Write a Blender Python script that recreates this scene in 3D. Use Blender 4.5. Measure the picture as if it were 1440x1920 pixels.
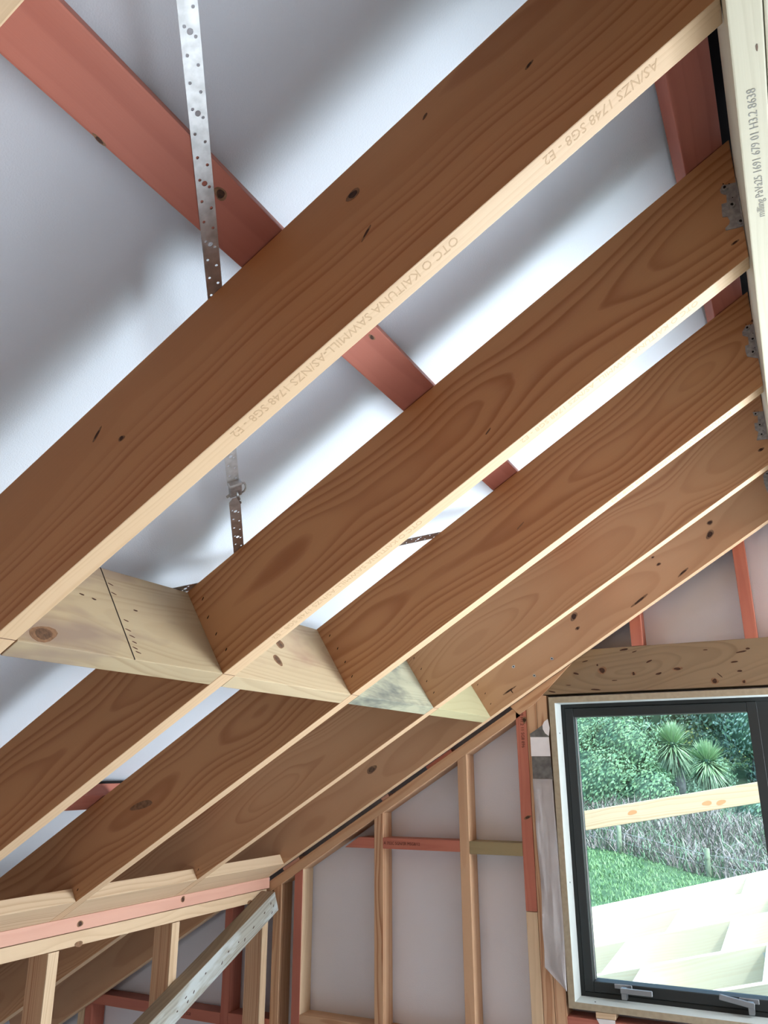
import bpy, bmesh, math, random
from math import sin, cos, tan, pi, radians, sqrt
from mathutils import Matrix, Vector, noise
random.seed(7)
for o in list(bpy.data.objects): bpy.data.objects.remove(o)
SC = bpy.context.scene
COL = SC.collection

# ------------------------------------------------------------------ camera
FPX, YAW, PITCH, ROLL = 1483.926, -0.46822, 0.314508, -0.003897
CAMP = Vector((-0.044408, -0.873866, -0.941687))
f = Vector((sin(YAW)*cos(PITCH), cos(YAW)*cos(PITCH), sin(PITCH)))
r0 = Vector((cos(YAW), -sin(YAW), 0)); u0 = r0.cross(f)
rr = cos(ROLL)*r0 + sin(ROLL)*u0; uu = -sin(ROLL)*r0 + cos(ROLL)*u0
cd = bpy.data.cameras.new('camera'); cam = bpy.data.objects.new('camera', cd); COL.objects.link(cam)
cd.sensor_fit = 'VERTICAL'; cd.sensor_height = 24.0; cd.lens = FPX/1920*24.0; cd.clip_start = 0.02; cd.clip_end = 400
cam.matrix_world = Matrix(((rr.x, uu.x, -f.x, CAMP.x), (rr.y, uu.y, -f.y, CAMP.y), (rr.z, uu.z, -f.z, CAMP.z), (0, 0, 0, 1)))
SC.camera = cam

# ------------------------------------------------------------------ world, sun, window light, added lamps, exposure
w = bpy.data.worlds.new('sky'); SC.world = w; w.use_nodes = True
wn = w.node_tree.nodes; wl = w.node_tree.links
sky = wn.new('ShaderNodeTexSky'); sky.sky_type = 'NISHITA'; sky.sun_disc = False
sky.sun_elevation = radians(52); sky.sun_rotation = radians(140); sky.air_density = 1.2; sky.dust_density = 2.0
bg = wn['Background']; wl.new(sky.outputs[0], bg.inputs[0]); bg.inputs[1].default_value = 0.8
sd = bpy.data.lights.new('sun', 'SUN'); sun = bpy.data.objects.new('sun', sd); COL.objects.link(sun)
sd.energy = 7; sd.angle = radians(0.6); sd.color = (1.0, 0.96, 0.88)
sun.rotation_euler = Vector((0.60, -0.10, 0.79)).to_track_quat('Z', 'Y').to_euler()

def area(name, loc, aim, sx, sy, power, color):
    l = bpy.data.lights.new(name, 'AREA'); o = bpy.data.objects.new(name, l); COL.objects.link(o)
    l.shape = 'RECTANGLE'; l.size = sx; l.size_y = sy; l.energy = power; l.color = color
    o.location = loc; o.rotation_euler = (Vector(loc)-Vector(aim)).to_track_quat('Z', 'Y').to_euler()
    return o
# daylight at the gable window, plus lamps added out of view without openings
area('key_gable_side', (1.55, 2.40, -1.75), (0.6, 0.0, -0.6), 1.9, 1.5, 84, (0.86, 0.94, 1.0))  # added key lamp; no door stands in the gable
area('floor_fill_gable_side', (1.2, 2.36, -0.9), (-0.4, 0.2, -2.6), 2.4, 0.8, 150, (0.86, 0.94, 1.0))  # added lamp aimed at the floor for upward bounce
area('daylight_gable_window', (0.62, 2.42, -1.25), (-0.5, 0.4, 0.0), 0.75, 1.0, 40, (0.86, 0.94, 1.0))
area('fill_right', (3.55, 1.45, -1.65), (-2.0, 1.9, -1.5), 1.9, 1.4, 42, (0.95, 0.97, 1.0))  # added fill lamp for the far wall; the right wall is closed
area('fill_back', (-0.6, -3.55, -1.7), (-1.4, 2.0, -1.9), 2.4, 1.3, 5, (0.97, 0.97, 1.0))  # weak fill lamp added behind the camera; the back wall is closed
area('fill_eave', (-3.2, -2.6, -2.2), (-3.0, 2.4, -1.6), 0.9, 0.6, 18, (1.0, 0.98, 0.95))  # lamp added to lift the dark rafter tails near the eave
SC.view_settings.view_transform = 'Standard'; SC.view_settings.look = 'None'
SC.view_settings.exposure = 0.0; SC.view_settings.gamma = 1.0; SC.view_settings.use_curve_mapping = False

# ------------------------------------------------------------------ frame of the roof
TH = 0.543397; CT, ST, TT = cos(TH), sin(TH), tan(TH)
G = 0.607496; T = 0.044323; H = 0.24
YR = [G*(i-1) for i in range(6)]           # near faces of rafters 0..5
SB = 1.4137; YW = 2.48; YWRAP = 2.572; ZF = -2.62
XP = -2.3408; ZP = XP*TT                    # partition face and top of its plate
S = Vector((-CT, 0, -ST)); N = Vector((-ST, 0, CT)); YY = Vector((0, 1, 0))
def R(s, n, y): return S*s + N*n + YY*y

# ------------------------------------------------------------------ object helpers
WM = {}
def tag(o, label=None, cat=None, group=None, kind=None):
    if label: o['label'] = label
    if cat: o['category'] = cat
    if group: o['group'] = group
    if kind: o['kind'] = kind
    return o
def place(o, M, parent=None):
    COL.objects.link(o)
    WM[o.name] = M.copy()
    if parent is not None:
        o.parent = parent; o.matrix_basis = WM[parent.name].inverted() @ M
    else: o.matrix_basis = M
    return o
def empty(name, loc=(0, 0, 0), M=None):
    o = bpy.data.objects.new(name, None); o.empty_display_size = 0.05
    return place(o, M if M is not None else Matrix.Translation(loc))
def basis(ax, ay, az, o):
    return Matrix(((ax[0], ay[0], az[0], o[0]), (ax[1], ay[1], az[1], o[1]), (ax[2], ay[2], az[2], o[2]), (0, 0, 0, 1)))
def mobj(name, bm, mat, M, parent=None, smooth=False):
    me = bpy.data.meshes.new(name); bm.normal_update(); bm.to_mesh(me); bm.free()
    if isinstance(mat, (list, tuple)):
        for m in mat: me.materials.append(m)
    else: me.materials.append(mat)
    if smooth:
        for p in me.polygons: p.use_smooth = True
    return place(bpy.data.objects.new(name, me), M, parent)
def box_bm(x0, x1, y0, y1, z0, z1, bev=0.0015, c0=(0, 0), c1=(0, 0), seg=1, bm=None):
    own = bm is None
    if own: bm = bmesh.new()
    vs = []
    for x, c in ((x0, c0), (x1, c1)):
        for y in (y0, y1):
            for z in (z0, z1):
                vs.append(bm.verts.new((x + c[0]*y + c[1]*z, y, z)))
    a, b, c_, d, e, f_, g, h = vs
    fs = [bm.faces.new(q) for q in ((a, b, d, c_), (e, g, h, f_), (a, e, f_, b), (c_, d, h, g), (a, c_, g, e), (b, f_, h, d))]
    if bev > 0 and own:
        bmesh.ops.bevel(bm, geom=bm.edges[:], offset=bev, segments=seg, affect='EDGES', profile=0.6)
    if own: bmesh.ops.recalc_face_normals(bm, faces=bm.faces[:])
    return bm
def timber(name, org, ax, ay, az, lx, ly, lz, mat, parent=None, bev=0.0018, c0=(0, 0), c1=(0, 0)):
    """box timber: local x along the length (grain), own origin at a corner"""
    M = basis(Vector(ax).normalized(), Vector(ay).normalized(), Vector(az).normalized(), org)
    return mobj(name, box_bm(0, lx, 0, ly, 0, lz, bev, c0, c1, 2), mat, M, parent)
X3, Y3, Z3 = Vector((1, 0, 0)), Vector((0, 1, 0)), Vector((0, 0, 1))
def stud(x0, w_, y0, d_, z0, z1, mat, parent, name='stud', rake=0.0):
    """vertical stud; local x up, y = world Y, z = -world X ... rake: top rises with world X"""
    # axes: x=Z, y=Y, z = x cross y = Z x Y = -X ; origin at right edge
    return timber(name, (x0 + w_, y0, z0), Z3, Y3, -X3, z1 - z0, d_, w_, mat, parent, 0.0018, (0, 0), (0, -rake))
def prism(poly, t0, t1, M, name, mat, parent=None, bev=0):
    """poly in local xy, extruded from z=t0 to z=t1"""
    bm = bmesh.new()
    a = [bm.verts.new((p[0], p[1], t0)) for p in poly]; b = [bm.verts.new((p[0], p[1], t1)) for p in poly]
    bm.faces.new(a); bm.faces.new(b[::-1]); n = len(poly)
    for i in range(n): bm.faces.new((a[i], b[i], b[(i+1) % n], a[(i+1) % n]))
    if bev: bmesh.ops.bevel(bm, geom=bm.edges[:], offset=bev, segments=1, affect='EDGES')
    bmesh.ops.recalc_face_normals(bm, faces=bm.faces[:])
    return mobj(name, bm, mat, M, parent)

# ------------------------------------------------------------------ materials
def newmat(name):
    m = bpy.data.materials.new(name); m.use_nodes = True
    nt = m.node_tree; b = nt.nodes['Principled BSDF']; return m, nt, b
def math_(nt, op, a, b=None, c=None):
    n = nt.nodes.new('ShaderNodeMath'); n.operation = op
    for i, v in enumerate((a, b, c)):
        if v is None: continue
        if isinstance(v, (int, float)): n.inputs[i].default_value = v
        else: nt.links.new(v, n.inputs[i])
    return n.outputs[0]
def srgb(r, g, b):
    return tuple(((v/255)/12.92 if v/255 <= .04045 else ((v/255+.055)/1.055)**2.4) for v in (r, g, b)) + (1,)
def wood(name, light, dark, freq=95, pith=(0.07, 0.17), wander=0.03, contrast=1.0, rough=0.55, fib=0.12, stain=None, seed=0.0, bump=0.12, specks=0):
    m, nt, b = newmat(name); L = nt.links
    tc = nt.nodes.new('ShaderNodeTexCoord'); oi = nt.nodes.new('ShaderNodeObjectInfo')
    sep = nt.nodes.new('ShaderNodeSeparateXYZ'); L.new(tc.outputs['Object'], sep.inputs[0])
    rnd = math_(nt, 'MULTIPLY_ADD', oi.outputs['Random'], 37.0, seed)
    def noise_(scale_vec, w_off, detail=2.0, rough_=0.5):
        mp = nt.nodes.new('ShaderNodeMapping'); mp.inputs['Scale'].default_value = scale_vec
        L.new(tc.outputs['Object'], mp.inputs['Vector'])
        n = nt.nodes.new('ShaderNodeTexNoise'); n.noise_dimensions = '4D'; n.inputs['Scale'].default_value = 1.0
        n.inputs['Detail'].default_value = detail; n.inputs['Roughness'].default_value = rough_
        L.new(mp.outputs[0], n.inputs['Vector']); L.new(math_(nt, 'ADD', rnd, w_off), n.inputs['W'])
        return n.outputs['Fac']
    n1 = noise_((1.3, 0.3, 0.3), 0.0, 1.5); n2 = noise_((1.1, 0.3, 0.3), 9.3, 1.5)
    n3 = noise_((4.0, 14, 14), 4.1, 2.0)
    dy = math_(nt, 'MULTIPLY_ADD', math_(nt, 'SUBTRACT', n1, 0.5), wander*4.2, pith[0])
    dz = math_(nt, 'MULTIPLY_ADD', math_(nt, 'SUBTRACT', n2, 0.5), wander*5.2, -pith[1])
    yy = math_(nt, 'ADD', sep.outputs[1], dy); zz = math_(nt, 'ADD', sep.outputs[2], dz)
    rj = math_(nt, 'MULTIPLY', math_(nt, 'SUBTRACT', oi.outputs['Random'], 0.5), 0.05)
    zz = math_(nt, 'ADD', zz, rj)
    rad = math_(nt, 'SQRT', math_(nt, 'ADD', math_(nt, 'MULTIPLY', yy, yy), math_(nt, 'MULTIPLY', zz, zz)))
    rad = math_(nt, 'ADD', rad, math_(nt, 'MULTIPLY', math_(nt, 'SUBTRACT', n3, 0.5), 0.010))
    nr = nt.nodes.new('ShaderNodeTexNoise'); nr.noise_dimensions = '2D'; nr.inputs['Scale'].default_value = 1.0; nr.inputs['Detail'].default_value = 1.0
    cx = nt.nodes.new('ShaderNodeCombineXYZ'); L.new(math_(nt, 'MULTIPLY', rad, 26.0), cx.inputs[0]); L.new(rnd, cx.inputs[1]); L.new(cx.outputs[0], nr.inputs['Vector'])
    rad2 = math_(nt, 'ADD', rad, math_(nt, 'MULTIPLY', nr.outputs['Fac'], 0.035))
    fr = math_(nt, 'FRACT', math_(nt, 'MULTIPLY', rad2, freq))
    ramp = nt.nodes.new('ShaderNodeValToRGB'); cr = ramp.color_ramp; cr.interpolation = 'B_SPLINE'
    cr.elements[0].position = 0.0; cr.elements[0].color = (0.12, 0.12, 0.12, 1)
    cr.elements[1].position = 1.0; cr.elements[1].color = (0.12, 0.12, 0.12, 1)
    for p, v in ((0.25, 0.0), (0.55, 0.25), (0.82, 1.0), (0.93, 0.9)):
        e = cr.elements.new(p); e.color = (v, v, v, 1)
    L.new(fr, ramp.inputs[0])
    fibre = noise_((9, 420, 420), 2.7, 3.0, 0.7)
    blot = noise_((2.0, 5, 5), 6.6, 3.0)
    amp = math_(nt, 'MULTIPLY_ADD', nr.outputs['Fac'], 1.5, -0.25)
    fac = math_(nt, 'MULTIPLY', math_(nt, 'MULTIPLY', ramp.outputs[0], amp), 0.85*contrast)
    fac = math_(nt, 'ADD', fac, math_(nt, 'MULTIPLY', math_(nt, 'SUBTRACT', fibre, 0.5), fib*2.0))
    fac = math_(nt, 'ADD', fac, math_(nt, 'MULTIPLY', math_(nt, 'SUBTRACT', blot, 0.45), 0.55))
    cl = nt.nodes.new('ShaderNodeClamp'); L.new(fac, cl.inputs[0])
    mix = nt.nodes.new('ShaderNodeMix'); mix.data_type = 'RGBA'
    L.new(cl.outputs[0], mix.inputs['Factor']); mix.inputs['A'].default_value = light; mix.inputs['B'].default_value = dark
    out = mix.outputs['Result']
    if stain:
        st = noise_(stain[1], 12.5, 4.0, 0.65)
        rp = nt.nodes.new('ShaderNodeMapRange'); L.new(st, rp.inputs[0]); rp.inputs[1].default_value = stain[2]; rp.inputs[2].default_value = stain[3]
        m2 = nt.nodes.new('ShaderNodeMix'); m2.data_type = 'RGBA'; L.new(rp.outputs[0], m2.inputs['Factor'])
        L.new(out, m2.inputs['A']); m2.inputs['B'].default_value = stain[0]; out = m2.outputs['Result']
    if specks:
        mp = nt.nodes.new('ShaderNodeMapping'); mp.inputs['Scale'].default_value = (12, 45, 45); L.new(tc.outputs['Object'], mp.inputs[0])
        vo = nt.nodes.new('ShaderNodeTexVoronoi'); L.new(mp.outputs[0], vo.inputs['Vector']); vo.inputs['Scale'].default_value = 1.0
        lt = math_(nt, 'LESS_THAN', vo.outputs['Distance'], specks)
        m3 = nt.nodes.new('ShaderNodeMix'); m3.data_type = 'RGBA'; L.new(lt, m3.inputs['Factor']); L.new(out, m3.inputs['A'])
        m3.inputs['B'].default_value = (dark[0]*.3, dark[1]*.25, dark[2]*.25, 1); out = m3.outputs['Result']
    L.new(out, b.inputs['Base Color']); b.inputs['Roughness'].default_value = rough
    b.inputs['Specular IOR Level'].default_value = 0.25
    bp = nt.nodes.new('ShaderNodeBump'); bp.inputs['Strength'].default_value = bump; bp.inputs['Distance'].default_value = 0.0015
    L.new(math_(nt, 'ADD', fibre, math_(nt, 'MULTIPLY', ramp.outputs[0], -0.4)), bp.inputs['Height']); L.new(bp.outputs[0], b.inputs['Normal'])
    return m
def plain(name, col, rough=0.6, metal=0.0, noise_amt=0.0, nscale=30, bump=0.0, col2=None, spec=0.3):
    m, nt, b = newmat(name); b.inputs['Base Color'].default_value = col
    b.inputs['Roughness'].default_value = rough; b.inputs['Metallic'].default_value = metal; b.inputs['Specular IOR Level'].default_value = spec
    tc = nt.nodes.new('ShaderNodeTexCoord'); n = nt.nodes.new('ShaderNodeTexNoise'); n.inputs['Scale'].default_value = nscale; n.inputs['Detail'].default_value = 4
    nt.links.new(tc.outputs['Object'], n.inputs['Vector'])
    if noise_amt > 0 or col2:
        mx = nt.nodes.new('ShaderNodeMix'); mx.data_type = 'RGBA'
        mr = nt.nodes.new('ShaderNodeMapRange'); mr.inputs[1].default_value = 0.35; mr.inputs[2].default_value = 0.65
        nt.links.new(n.outputs['Fac'], mr.inputs[0]); nt.links.new(mr.outputs[0], mx.inputs['Factor'])
        mx.inputs['A'].default_value = col
        mx.inputs['B'].default_value = col2 if col2 else tuple(c*(1-noise_amt) for c in col[:3]) + (1,)
        nt.links.new(mx.outputs['Result'], b.inputs['Base Color'])
    if bump:
        bp = nt.nodes.new('ShaderNodeBump'); bp.inputs['Strength'].default_value = bump; bp.inputs['Distance'].default_value = 0.002
        nt.links.new(n.outputs['Fac'], bp.inputs['Height']); nt.links.new(bp.outputs[0], b.inputs['Normal'])
    return m
M_RAFT = wood('rafter_pine', (0.50, 0.255, 0.118, 1), (0.32, 0.118, 0.042, 1), 70, (0.075, 0.19), 0.030, 1.25)
M_RAFT2 = wood('rafter_pine_wavy', (0.51, 0.265, 0.122, 1), (0.31, 0.118, 0.043, 1), 80, (0.05, 0.13), 0.035, 1.45, seed=5.0)
M_RAFT3 = wood('rafter_pine_fair', (0.53, 0.295, 0.150, 1), (0.34, 0.145, 0.062, 1), 75, (0.05, 0.12), 0.040, seed=11.0)
M_GABLER = wood('gable_rafter_pine', (0.53, 0.300, 0.160, 1), (0.36, 0.165, 0.078, 1), 50, (0.10, 0.10), 0.035, 0.8, seed=17.0)
M_REDGE = wood('lit_rafter_edge', (0.66, 0.47, 0.295, 1), (0.52, 0.33, 0.185, 1), 90, (0.03, 0.04), 0.02, 0.8, seed=33.0)  # brighter copy of the rafter pine, light from below put into the colour
M_RED = wood('pink_treated_pine', (0.46, 0.165, 0.118, 1), (0.34, 0.105, 0.072, 1), 40, (0.03, 0.05), 0.02, 0.9, seed=3.0)
M_REDV = wood('red_treated_pine', (0.47, 0.165, 0.112, 1), (0.35, 0.095, 0.062, 1), 60, (0.03, 0.03), 0.012, 0.9, seed=8.0)
M_PINK = wood('pale_pink_pine', (0.66, 0.38, 0.29, 1), (0.48, 0.23, 0.16, 1), 80, (0.05, 0.03), 0.02, 0.7, seed=2.0)
M_STUD = wood('stud_pine', (0.58, 0.37, 0.225, 1), (0.38, 0.185, 0.095, 1), 90, (0.03, 0.02), 0.012, 1.5, seed=6.0)
M_PALE = wood('pale_pine', (0.66, 0.50, 0.33, 1), (0.45, 0.29, 0.165, 1), 80, (0.05, 0.06), 0.03, 1.15, seed=4.0)
M_BLOCK = wood('treated_block_pine', (0.44, 0.345, 0.215, 1), (0.29, 0.20, 0.11, 1), 65, (0.05, 0.10), 0.05, 0.8, seed=1.0, stain=((0.30, 0.22, 0.16, 1), (1.6, 5, 5), 0.56, 0.66))
M_BLOCKG = wood('grey_stained_block_pine', (0.46, 0.46, 0.33, 1), (0.28, 0.28, 0.21, 1), 75, (0.05, 0.10), 0.04, 0.8, seed=14.0, stain=((0.14, 0.155, 0.14, 1), (3, 9, 9), 0.42, 0.60))
M_BLOCKY = wood('yellow_green_block_pine', (0.50, 0.47, 0.28, 1), (0.40, 0.36, 0.19, 1), 40, (0.08, 0.15), 0.03, 0.6, seed=21.0)
M_RIDGE = wood('ridge_beam_pine', (0.60, 0.57, 0.44, 1), (0.46, 0.42, 0.30, 1), 60, (0.03, 0.02), 0.02, 0.45, seed=9.0)
M_OLIVE = wood('olive_treated_pine', (0.30, 0.235, 0.125, 1), (0.21, 0.150, 0.075, 1), 90, (0.03, 0.02), 0.012, 0.7, seed=12.0)
M_LINTEL = wood('rough_sawn_lintel', (0.255, 0.180, 0.108, 1), (0.165, 0.105, 0.058, 1), 55, (0.06, 0.08), 0.07, 0.9, seed=13.0, stain=((0.22, 0.15, 0.09, 1), (3, 8, 8), 0.55, 0.72))
M_BRACE = wood('weathered_brace', (0.37, 0.37, 0.32, 1), (0.17, 0.155, 0.125, 1), 90, (0.04, 0.04), 0.03, 1.2, seed=15.0, stain=((0.48, 0.53, 0.52, 1), (3, 12, 12), 0.50, 0.62))
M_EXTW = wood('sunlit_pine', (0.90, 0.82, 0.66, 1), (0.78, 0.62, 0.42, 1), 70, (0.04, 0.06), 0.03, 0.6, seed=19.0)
M_KNOT = plain('knot_wood', (0.07, 0.026, 0.012, 1), 0.6, 0, 0.6, 160)
M_KNOTB = plain('brown_knot_wood', (0.16, 0.085, 0.045, 1), 0.6, 0, 0.5, 120)
M_RING = plain('knot_rim_wood', (0.27, 0.145, 0.075, 1), 0.6, 0, 0.4, 90)
M_HOLE = plain('dark_hole', (0.012, 0.007, 0.005, 1), 0.9)
M_GALV = plain('galvanised_steel', (0.60, 0.62, 0.63, 1), 0.38, 0.9, 0.25, 60)
M_ZINC = plain('dull_zinc_bracket', (0.42, 0.41, 0.39, 1), 0.5, 0.35, 0.35, 90)
M_STEEL = plain('bright_zinc_clamp', (0.5, 0.52, 0.53, 1), 0.3, 0.9, 0.4, 80)
M_CAP = plain('ridge_gap_shade', (0.008, 0.008, 0.009, 1), 0.95, 0, 0, 10, 0, None, 0.05)  # near-black colour stands in for shade in the gap beside the ridge
M_BLACK = plain('black_joint', (0.006, 0.005, 0.005, 1), 0.9)
M_INK = plain('grey_ink', (0.31, 0.31, 0.28, 1), 0.8)
M_INKD = plain('dark_ink', (0.09, 0.03, 0.02, 1), 0.8)
M_EMB = plain('embossed_stamp', (0.50, 0.335, 0.195, 1), 0.7)
M_ALU = plain('black_aluminium', (0.017, 0.021, 0.022, 1), 0.55, 0.0, 0, 10, 0, None, 0.4)
M_HAND = plain('window_handle_metal', (0.30, 0.32, 0.34, 1), 0.28, 0.7)
M_PRIME = plain('primed_timber', (0.52, 0.56, 0.54, 1), 0.5, 0, 0.06, 20)
M_RAWED = plain('raw_mdf_edge', (0.40, 0.34, 0.24, 1), 0.8, 0, 0.15, 60)
M_TAPEG = plain('grey_flashing_tape', (0.17, 0.165, 0.155, 1), 0.7, 0, 0.4, 35, 0.3)
M_FLAP = plain('white_wrap_flap', (0.80, 0.77, 0.77, 1), 0.7, 0, 0.08, 14, 0.6)
M_PLY = plain('pale_floor_sheet', (0.64, 0.65, 0.66, 1), 0.7, 0, 0.12, 5)
M_BACKW = plain('brown_sheet_lining', (0.27, 0.165, 0.095, 1), 0.8, 0, 0.2, 3)

def underlay(name, col, seed):
    m, nt, b = newmat(name); L = nt.links
    tc = nt.nodes.new('ShaderNodeTexCoord')
    n1 = nt.nodes.new('ShaderNodeTexNoise'); n1.inputs['Scale'].default_value = 3.0; n1.inputs['Detail'].default_value = 3
    n2 = nt.nodes.new('ShaderNodeTexNoise'); n2.inputs['Scale'].default_value = 380; n2.inputs['Detail'].default_value = 2
    L.new(tc.outputs['Object'], n1.inputs['Vector']); L.new(tc.outputs['Object'], n2.inputs['Vector'])
    mx = nt.nodes.new('ShaderNodeMix'); mx.data_type = 'RGBA'; mx.inputs['A'].default_value = col
    mx.inputs['B'].default_value = tuple(c*0.90 for c in col[:3]) + (1,)
    L.new(n1.outputs['Fac'], mx.inputs['Factor']); L.new(mx.outputs['Result'], b.inputs['Base Color'])
    b.inputs['Roughness'].default_value = 0.75; b.inputs['Specular IOR Level'].default_value = 0.2
    ad = math_(nt, 'ADD', math_(nt, 'MULTIPLY', n1.outputs['Fac'], 6.0), n2.outputs['Fac'])
    bp = nt.nodes.new('ShaderNodeBump'); bp.inputs['Strength'].default_value = 0.25; bp.inputs['Distance'].default_value = 0.002
    L.new(ad, bp.inputs['Height']); L.new(bp.outputs[0], b.inputs['Normal'])
    return m
M_UND = underlay('roof_underlay', (0.68, 0.75, 0.84, 1), 0)
M_WRAP = underlay('wall_wrap', (0.79, 0.80, 0.86, 1), 3)
def glass():
    m = bpy.data.materials.new('window_glass'); m.use_nodes = True; nt = m.node_tree; nt.nodes.clear()
    o = nt.nodes.new('ShaderNodeOutputMaterial'); t = nt.nodes.new('ShaderNodeBsdfTransparent'); t.inputs[0].default_value = (0.90, 0.97, 0.96, 1)
    g_ = nt.nodes.new('ShaderNodeBsdfGlossy'); g_.inputs['Roughness'].default_value = 0.02
    fr = nt.nodes.new('ShaderNodeFresnel'); fr.inputs[0].default_value = 1.45; mx = nt.nodes.new('ShaderNodeMixShader')
    nt.links.new(fr.outputs[0], mx.inputs[0]); nt.links.new(t.outputs[0], mx.inputs[1]); nt.links.new(g_.outputs[0], mx.inputs[2]); nt.links.new(mx.outputs[0], o.inputs[0])
    return m
M_GLASS = glass()

# ------------------------------------------------------------------ room shell
def quad_slab(name, pts, thick, mat, nrm, parent=None, kind=None):
    bm = bmesh.new(); nrm = Vector(nrm).normalized()*thick
    a = [bm.verts.new(p) for p in pts]; b = [bm.verts.new(Vector(p)+nrm) for p in pts]
    bm.faces.new(a); bm.faces.new(b[::-1])
    for i in range(len(pts)): bm.faces.new((a[i], b[i], b[(i+1) % len(pts)], a[(i+1) % len(pts)]))
    bmesh.ops.recalc_face_normals(bm, faces=bm.faces[:])
    o = mobj(name, bm, mat, Matrix.Identity(4), parent)
    if kind: o['kind'] = kind
    return o
YB = -3.75; XL = -4.45; XR = 3.8
quad_slab('floor', [(XL, YB, ZF), (XR, YB, ZF), (XR, YWRAP, ZF), (XL, YWRAP, ZF)], 0.05, M_PLY, (0, 0, -1), None, 'structure')
# roof underlay, left slope: lies on the purlins, drapes a little and lifts into soft folds
def under_n(s, y):
    ph = ((y - T/2) / G) % 1.0
    n = 0.312 - 0.010*sin(pi*ph)**2 * (0.7 + 0.3*sin(3.1*s))
    n += 0.004*noise.noise(Vector((s*2.2, y*3.0, 1.7)))
    # wrinkles where the sheet is pulled over the brace
    d = math.hypot(s-1.33, (y-0.50)*1.4)
    n += 0.013*math.exp(-(d/0.16)**2)*sin(26*(s-0.8*y)+2.0)
    n += 0.007*math.exp(-((s-0.87)**2/0.012+(y+0.08)**2/0.02))*sin(20*(s*0.5-y))
    return n
bm = bmesh.new(); ns, ny = 130, 150; s0, s1, y0, y1 = -0.10, 4.55, YB-0.04, YWRAP+0.07
grid = [[bm.verts.new(R(s0+(s1-s0)*i/ns, under_n(s0+(s1-s0)*i/ns, y0+(y1-y0)*j/ny), y0+(y1-y0)*j/ny)) for j in range(ny+1)] for i in range(ns+1)]
for i in range(ns):
    for j in range(ny): bm.faces.new((grid[i][j], grid[i+1][j], grid[i+1][j+1], grid[i][j+1]))
ceil = mobj('ceiling', bm, M_UND, Matrix.Identity(4), None, True); ceil['kind'] = 'structure'
# right slope
SR = Vector((CT, 0, -ST)); NR = Vector((ST, 0, CT)); RX = 0.0886
def RR(s, n, y): return Vector((RX, 0, 0)) + SR*s + NR*n + YY*y
ceil2 = quad_slab('ceiling', [RR(-.10, .305, YB-.04), RR(4.35, .305, YB-.04), RR(4.35, .305, YWRAP+.07), RR(-.10, .305, YWRAP+.07)], 0.004, M_UND, NR, None, 'structure')
for i in range(-3, 6):
    timber('rafter', RR(0, 0, G*(i-1)), SR, YY, NR, 4.2, T, H, M_RAFT, ceil2, 0.0015, (0, -TT))
for fn in (R, RR): quad_slab('ridge_cap', [fn(-.05, .319, YB-.05), fn(-.25, .319, YB-.05), fn(-.25, .319, YWRAP+.08), fn(-.05, .319, YWRAP+.08)], 0.003, M_CAP, (0, 0, 1), ceil)
# other walls
zr_ = RR(4.3, .3, 0).z
quad_slab('wall_right', [(XR, YB, ZF), (XR, YWRAP, ZF), (XR, YWRAP, zr_+.1), (XR, YB, zr_+.1)], 0.05, M_WRAP, (1, 0, 0), None, 'structure')
quad_slab('wall_back', [(XL, YB, ZF), (XR, YB, ZF), (XR, YB, 0.6), (XL, YB, 0.6)], 0.05, M_BACKW, (0, -1, 0), None, 'structure')
quad_slab('wall_eave', [(-4.0, YB, ZF), (-4.0, YWRAP, ZF), (-4.0, YWRAP, -2.1), (-4.0, YB, -2.1)], 0.05, M_WRAP, (-1, 0, 0), None, 'structure')

# gable wall (far wall): wrap with a hole for the window, studs, nogs, raking plate
WX0, WX1, WZ0, WZ1 = -0.968, 0.95, -1.797, -0.656          # window lining outside
bm = bmesh.new()
def addq(x0_, z0_, x1_, z1_):
    nx = max(1, int((x1_-x0_)/0.06)); nz = max(1, int((z1_-z0_)/0.06))
    V = [[bm.verts.new((x0_+(x1_-x0_)*i/nx, YWRAP+0.002 + 0.004*noise.noise(Vector(((x0_+(x1_-x0_)*i/nx)*4, 5.0, (z0_+(z1_-z0_)*k/nz)*4))), z0_+(z1_-z0_)*k/nz)) for k in range(nz+1)] for i in range(nx+1)]
    for i in range(nx):
        for k in range(nz): bm.faces.new((V[i][k], V[i+1][k], V[i+1][k+1], V[i][k+1]))
addq(XL, ZF, WX0+.01, 0.6); addq(WX1-.01, ZF, XR, 0.6); addq(WX0+.01, ZF, WX1-.01, WZ0+.01); addq(WX0+.01, WZ1-.01, WX1-.01, 0.6)
wall = mobj('wall_far', bm, M_WRAP, Matrix.Identity(4), None, True); wall['kind'] = 'structure'
D = 0.090
NRK = -0.058                                             # underside of raking plate
def rake_z(x, n=NRK): return (x*ST + n)/CT if False else x*TT + n/CT
# raking plate, left part
timber('raking_plate', R(1.300, -0.0565, YW), S, -YY, N, 3.1, -D, 0.0425, M_PALE if False else M_STUD, wall, 0.0018) if False else None
bmp = box_bm(1.31, 2.80, 0, D, -0.0575, -0.0145, 0.0018)
mobj('raking_plate', bmp, M_STUD, basis(S, YY, -S.cross(YY)*-1 if False else N, (0, YW, 0)) if False else Matrix(((S.x, 0, N.x, 0), (S.y, 1, N.y, YW), (S.z, 0, N.z, 0), (0, 0, 0, 1))), wall)
# packers closing the slit between gable rafter and raking plate here and there
for a, b_ in ((1.66, 1.80), (2.02, 2.06), (2.56, 2.66)):
    pm = box_bm(a, b_, 0.004, D, -0.0145, 0.0, 0)
    mobj('packer', pm, M_PINK if a > 1.9 else M_REDV, Matrix(((S.x, 0, N.x, 0), (0, 1, 0, YW), (S.z, 0, N.z, 0), (0, 0, 0, 1))), wall)
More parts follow.
